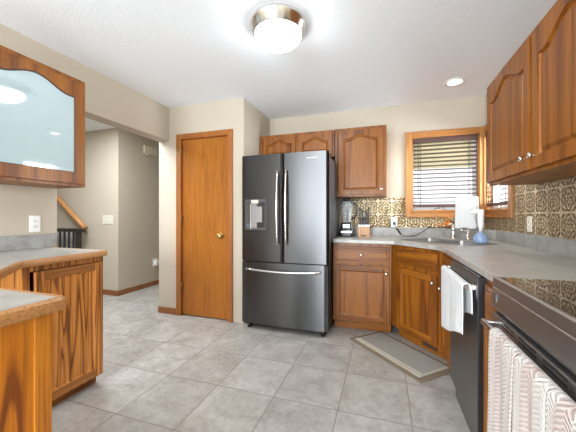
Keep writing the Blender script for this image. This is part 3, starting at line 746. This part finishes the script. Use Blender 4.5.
# cord from outlet to warmer
pts = []
ctrl = [Vector(q) for q in ((.112, YB-.016, 1.075), (.125, YB-.06, 1.045), (.15, YB-.05, .985), (.20, YB-.055, .940), (.27, YB-.06, .9305), (.36, YB-.05, .955), (.46, YB-.035, 1.022), (.52, YB-.03, 1.030), (.58, YB-.028, 1.032), (.625, YB-.035, 1.0325))]
for i in range(len(ctrl)-1):
    p0, p1, p2, p3 = ctrl[max(i-1, 0)], ctrl[i], ctrl[i+1], ctrl[min(i+2, len(ctrl)-1)]
    for j in range(6):
        t_ = j/6; pts.append(.5*((2*p1)+(p2-p0)*t_+(2*p0-5*p1+4*p2-p3)*t_*t_+(3*p1-p0-3*p2+p3)*t_**3))
pts.append(ctrl[-1])
r = empty('power_cord', 'black power cord looping from the backsplash outlet to the warmer', 'cord', (.112, YB-.016, 1.075)); o0 = Vector(r.location)
b = B(); b.tube([p-o0 for p in pts], .0042, 8); b.build('cable', M['black'], r)
b = B(); b.box(-.014, .014, -.026, .0065, -.016, .016, .004); b.build('plug', M['black'], r)
b = B(); q0, q1 = Vector((.135, YB-.055, 1.02))-o0, Vector((.18, YB-.055, .955))-o0; b.cyl(q0, q1, .011, .009, 10); b.build('dimmer_switch', M['black'], r)

# ------------------------------------------------------------------ refrigerator (local: x right, y back, front of doors at y=0)
FW = .905; FH = 1.78
r = empty('refrigerator', 'black stainless french-door refrigerator between pantry wall and base cabinet', 'refrigerator', (-1.405, 2.70, 0))
b = B(); b.box(.012, FW-.012, .075, .84, .055, FH-.025, .004); b.build('body', M['darkgrey'], r)
def bowed(x0, x1, z0, z1, bow=.012, th=.068, xa=0, xb=FW, cut=None):
    n_ = 24; fr = []
    for i in range(n_+1):
        x = x0+(x1-x0)*i/n_; s = (x-xa)/(xb-xa)*2-1; y = bow*(s*s)
        e = min(x-x0, x1-x); 
        if e < .012: y += .012-math.sqrt(max(0, .012**2-(.012-e)**2))
        fr.append((x, y))
    pts = fr+[(x1, th), (x0, th)]
    return pts
mid_ = .452
b = B(); hx0, hx1, hz0, hz1 = .050, .285, 1.02, 1.33
pp = bowed(.0, mid_-.003, .698, FH)
b.prism(pp, .700, FH)
ld = b.build('left_door', M['blacksteel'], r)
b = B(); b.prism(bowed(mid_+.003, FW, .7, FH), .700, FH); rd = b.build('right_door', M['blacksteel'], r)
b = B(); b.prism(bowed(0, FW, .06, .688), .062, .690); fd = b.build('freezer_drawer', M['blacksteel'], r)
def bar_handle(par, p0, p1, bowdir, depth, rr, mat='nickel', name='handle', n_=14, flat=False):
    p0, p1 = Vector(p0), Vector(p1); out = Vector((0, -1, 0)); pts = []
    for i in range(n_+1):
        t_ = i/n_; pts.append(p0.lerp(p1, t_)+out*(depth*(.55+.45*sin(pi*t_)))+Vector(bowdir)*sin(pi*t_))
    b = B(); b.tube(pts, rr, 12)
    for p, q in ((p0, pts[0]), (p1, pts[-1])): b.tube([p, q], rr*1.0, 12)
    b.ball(pts[0], rr); b.ball(pts[-1], rr)
    return b.build(name, M[mat], par)
bar_handle(ld, (mid_-.045, .003, .885), (mid_-.045, .003, 1.60), (0, 0, 0), .05, .0115, 'steel')
bar_handle(rd, (mid_+.045, .003, .885), (mid_+.045, .003, 1.60), (0, 0, 0), .05, .0115, 'steel')
bar_handle(fd, (.075, .010, .622), (FW-.075, .010, .622), (0, 0, -.012), .055, .0125, 'steel')
# dispenser
b = B(); y_ = .004
b.prism([(hx0, hz0), (hx1, hz0), (hx1, hz1), (hx0, hz1)], -.006, .006, [[(hx0+.06, hz0+.02), (hx0+.06, hz1-.03), (hx1-.012, hz1-.03), (hx1-.012, hz0+.02)]], 'xz'); dsp = b.build('water_dispenser', M['darkgrey'], ld)
b = B(); b.box(hx0+.06, hx1-.012, .0045, .0062, hz0+.02, hz1-.03); b.box(hx0+.115, hx0+.185, -.0025, .005, hz0+.075, hz1-.075, .002); b.build('paddle', M['dwsteel'], dsp)
b = B(); b.box(hx0+.058, hx0+.066, -.0085, .002, hz0+.004, hz1-.05, .001); b.box(hx0+.068, hx0+.15, -.012, .004, hz1-.045, hz1-.006, .003); b.build('nozzle_trim', M['chrome'], dsp)
B().box(hx0+.012, hx0+.05, -.0068, -.005, hz0+.02, hz1-.02).build('button_strip', M['blackgloss'], dsp)
B().box(.70, .80, .002, .0065, 1.715, 1.722, .001).build('badge', M['chrome'], rd)
for x in (.02, FW-.09): B().box(x, x+.07, .05, .12, FH-.024, FH-.002, .003).build('hinge_cover', M['darkgrey'], r)
for x in (.06, FW-.06):
    b = B(); b.cyl((x, .07, .0), (x, .07, .057), .02, seg=14); b.cyl((x-.025, .09, .022), (x+.025, .09, .022), .02, seg=14); b.build('foot', M['black'], r)
B().box(.03, FW-.03, .10, .12, .012, .058).build('kick_grille', M['black'], r)
for x in (.08, FW-.08):
    b = B(); b.cyl((x, .78, .0), (x, .78, .056), .02, seg=14); b.build('foot', M['black'], r)

# ------------------------------------------------------------------ dishwasher (local x -> world -y, y -> world +x)
r = empty('dishwasher', 'dark stainless dishwasher under the right counter with towel on its handle', 'dishwasher', (.41, 2.133, 0), -pi/2)
w = .60
b = B(); b.box(.004, w-.004, .048, .60, .1, .884); b.build('tub', M['black'], r)
pts = []
for i in range(13): 
    t_ = i/12; pts.append((.115+(.76-.115)*t_, .0))
# bowed door profile in y/z: flat face, curling in at the top as a pocket
prof = [(.045, .115), (.004, .115), (.0, .122), (0, .70), (.0, .76), (-.006, .80), (-.004, .83), (.006, .855), (.012, .876), (.045, .876)]
b = B(); b.loft([[Vector((x, y, z)) for y, z in prof] for x in (.002, w-.012)], True, both=True); dr = b.build('door', M['dwsteel'], r)
B().box(w-.0118, w-.002, -.002, .046, .113, .878, .002).build('edge_gasket', M['black'], dr)
B().box(.01, w-.02, .0125, .044, .8765, .881, .001).build('control_strip', M['blackgloss'], dr)
b = B()
hz = .822
b.tube([(.03, -.04, hz), (w-.04, -.04, hz)], .0125, 12)
for x in (.045, w-.055): b.box(x-.012, x+.012, -.04, -.002, hz-.014, hz+.014, .004)
b.build('handle', M['nickel'], dr)
B().box(.01, w-.01, .03, .045, .0, .112).build('toe_panel', M['dwsteel'], r)
tw = cloth_over('dish_towel', 'white towel folded over the dishwasher handle', 'towel', (.37, 1.82, .824), -pi/2, .53, .30, .2, .0165, M['towel_white'], .005, 2, .004, flare=.03, seed=7, slant=-.16)

# ------------------------------------------------------------------ range
r = empty('kitchen_range', 'stainless slide-in range with black glass cooktop at the right edge', 'range', (.385, 1.315, 0), -pi/2)
w = .76
b = B(); b.box(.004, w-.004, .03, .625, .02, .90); b.build('body', M['darkgrey'], r)
b = B(); b.box(.0, w, .024, .63, .9005, .926, .003); b.build('cooktop', M['blackgloss'], r)
for cx, cy, rr in ((.2, .18, .1), (.56, .18, .085), (.2, .48, .075), (.56, .48, .1)): B().lathe([(rr-.002, 0), (rr, .0004), (rr+.002, 0)], (cx, cy, .9261)).build('burner_ring', M['darkgrey'], r)
prof = [(.04, .925), (.024, .9285), (.017, .924), (.013, .893), (.015, .8905), (.012, .888), (.008, .822), (.013, .812), (.04, .812)]
b = B(); b.loft([[Vector((x, y, z)) for y, z in prof] for x in (0, w)], True, both=True); cp = b.build('control_panel', M['rangesteel'], r)
b = B(); b.box(.045, .062, .005, .016, .84, .872, .002); b.build('end_button', M['darkgrey'], cp)
b = B(); b.box(.004, w-.004, .009, .028, .20, .795, .004); dr = b.build('oven_door', M['rangesteel'], r)
B().box(.08, w-.08, .0068, .0105, .28, .64, .001).build('oven_glass', M['blackgloss'], dr)
v = B()
for i in range(4):
    x = .10+i*.145
    v.box(x, x+.105, .0078, .0095, .770, .775); v.box(x, x+.105, .0078, .0095, .784, .789)
v.build('vent_slots', M['black'], dr)
b = B(); hz = .765
b.tube([(.055, -.03, hz), (w-.055, -.03, hz)], .0115, 14)
for x in (.07, w-.07): b.box(x-.013, x+.013, -.03, .0095, hz-.01, hz+.012, .004)
b.ball((.055, -.03, hz), .0115); b.ball((w-.055, -.03, hz), .0115)
b.build('handle', M['steel'], dr)
b = B(); b.box(.006, w-.006, .010, .028, .05, .19, .004); b.build('storage_drawer', M['rangesteel'], r)
for x in (.06, w-.06):
    for y in (.08, .6): B().cyl((x, y, 0), (x, y, .021), .018, seg=12).build('foot', M['black'], r)
B().box(.01, w-.01, .029, .03, .796, .811).build('gap_panel', M['black'], r)
hxw = .385-.03
for i, (y, ww, mt, lab) in enumerate(((1.045, .19, 'towel_pink', 'pink chevron towel on the range handle, farthest from the camera'), (.862, .16, 'towel_pink_b', 'white and pink ribbed towel in the middle of the range handle'), (.709, .14, 'towel_pink', 'white and pink ribbed towel on the range handle nearest the camera'))):
    cloth_over('oven_towel', lab, 'towel', (hxw, y, hz+.003), -pi/2, ww, .40, .20, .0145, M[mt], .006, 1.5, .005, flare=.0, seed=11+i, slant=.02, group='towels on the range handle')

# ------------------------------------------------------------------ floor mat
mc = Vector((.105, 2.615)); 
r = empty('floor_mat', 'grey cushioned floor mat with taupe border before the sink cabinet', 'mat', (mc.x, mc.y, 0), radians(-46.5))
L_, D_ = .80, .385
b = B(); b.box(-L_/2, L_/2, -D_/2, D_/2, .001, .012, .004); b.build('border', M['mat_b'], r)
b = B(); b.box(-L_/2+.04, L_/2-.04, -D_/2+.035, D_/2-.035, .0115, .017, .004); b.build('cream_band', M['mat_i'], r)
b = B(); b.box(-L_/2+.06, L_/2-.06, -D_/2+.085, D_/2-.05, .0165, .021, .004); b.build('center_pad', M['mat_c'], r)

# ------------------------------------------------------------------ ceiling lights
LX, LY = -.669, 1.812
r = empty('ceiling_light', 'round flush ceiling light with nickel ring and lit opal dome', 'ceiling light', (LX, LY, CZ))
b = B(); b.lathe([(0, -.0), (.186, -.0), (.189, -.01), (.184, -.016), (.181, -.03), (.175, -.034), (.163, -.074), (.155, -.078), (.15, -.074), (0, -.07)], seg=64); b.build('ring', M['nickel'], r)
b = B(); R_ = .155; b.lathe([(R_, -.072)]+[(R_*cos(radians(a)), -.072-.085*sin(radians(a))) for a in range(8, 90, 8)]+[(0, -.157)], seg=64); b.build('glass_dome', M['globe'], r)
r = empty('recessed_light', 'small lit recessed can light in the ceiling above the sink', 'ceiling light', (.64, 3.13, CZ))
b = B(); b.lathe([(.062, -.001), (.095, -.001), (.096, -.004), (.075, -.009), (.062, -.004)], seg=40); b.build('trim_ring', M['white'], r)
b = B(); b.lathe([(0, -.014), (.04, -.012), (.066, -.003)], seg=40); b.build('lens', M['canlens'], r)

# ------------------------------------------------------------------ stair rail in the hall
r = empty('handrail', 'honey oak stair handrail sloping down the hall wall', 'handrail', (-4.2, 3.15, .95))
d0, d1 = Vector((-.98, 0, .78)), Vector((-.02, 0, .02))
b = B(); b.tube([d0+(d1-d0)*i/6 for i in range(7)], .036, 10); b.build('rail', M['oak_edge'], r)
b = B()
for t_ in (.15, .85):
    p = d0.lerp(d1, t_); b.tube([p, p+Vector((0, .03, -.06)), p+Vector((0, .068, -.06))], .008, 8)
b.build('brackets', M['darkbrass'], r)
r = empty('stair_balustrade', 'black stair balustrade with white slats behind the left counter', 'balustrade', (-4.55, 3.08, 0))
b = B(); b.box(-.36, .40, -.03, .03, .925, .975, .006); b.build('top_rail', M['iron'], r)
for x in (-.29, .285):
    b = B(); b.box(x-.035, x+.035, -.025, .025, 0, .926, .004); b.build('post', M['iron'], r)
for i in range(5):
    x = -.195+i*.095
    b = B(); b.box(x-.008, x+.008, -.012, .012, .05, .926); b.build('baluster', M['bluewhite'], r)
b = B(); b.box(-.25, .25, -.02, .02, 0, .05); b.build('bottom_rail', M['iron'], r)
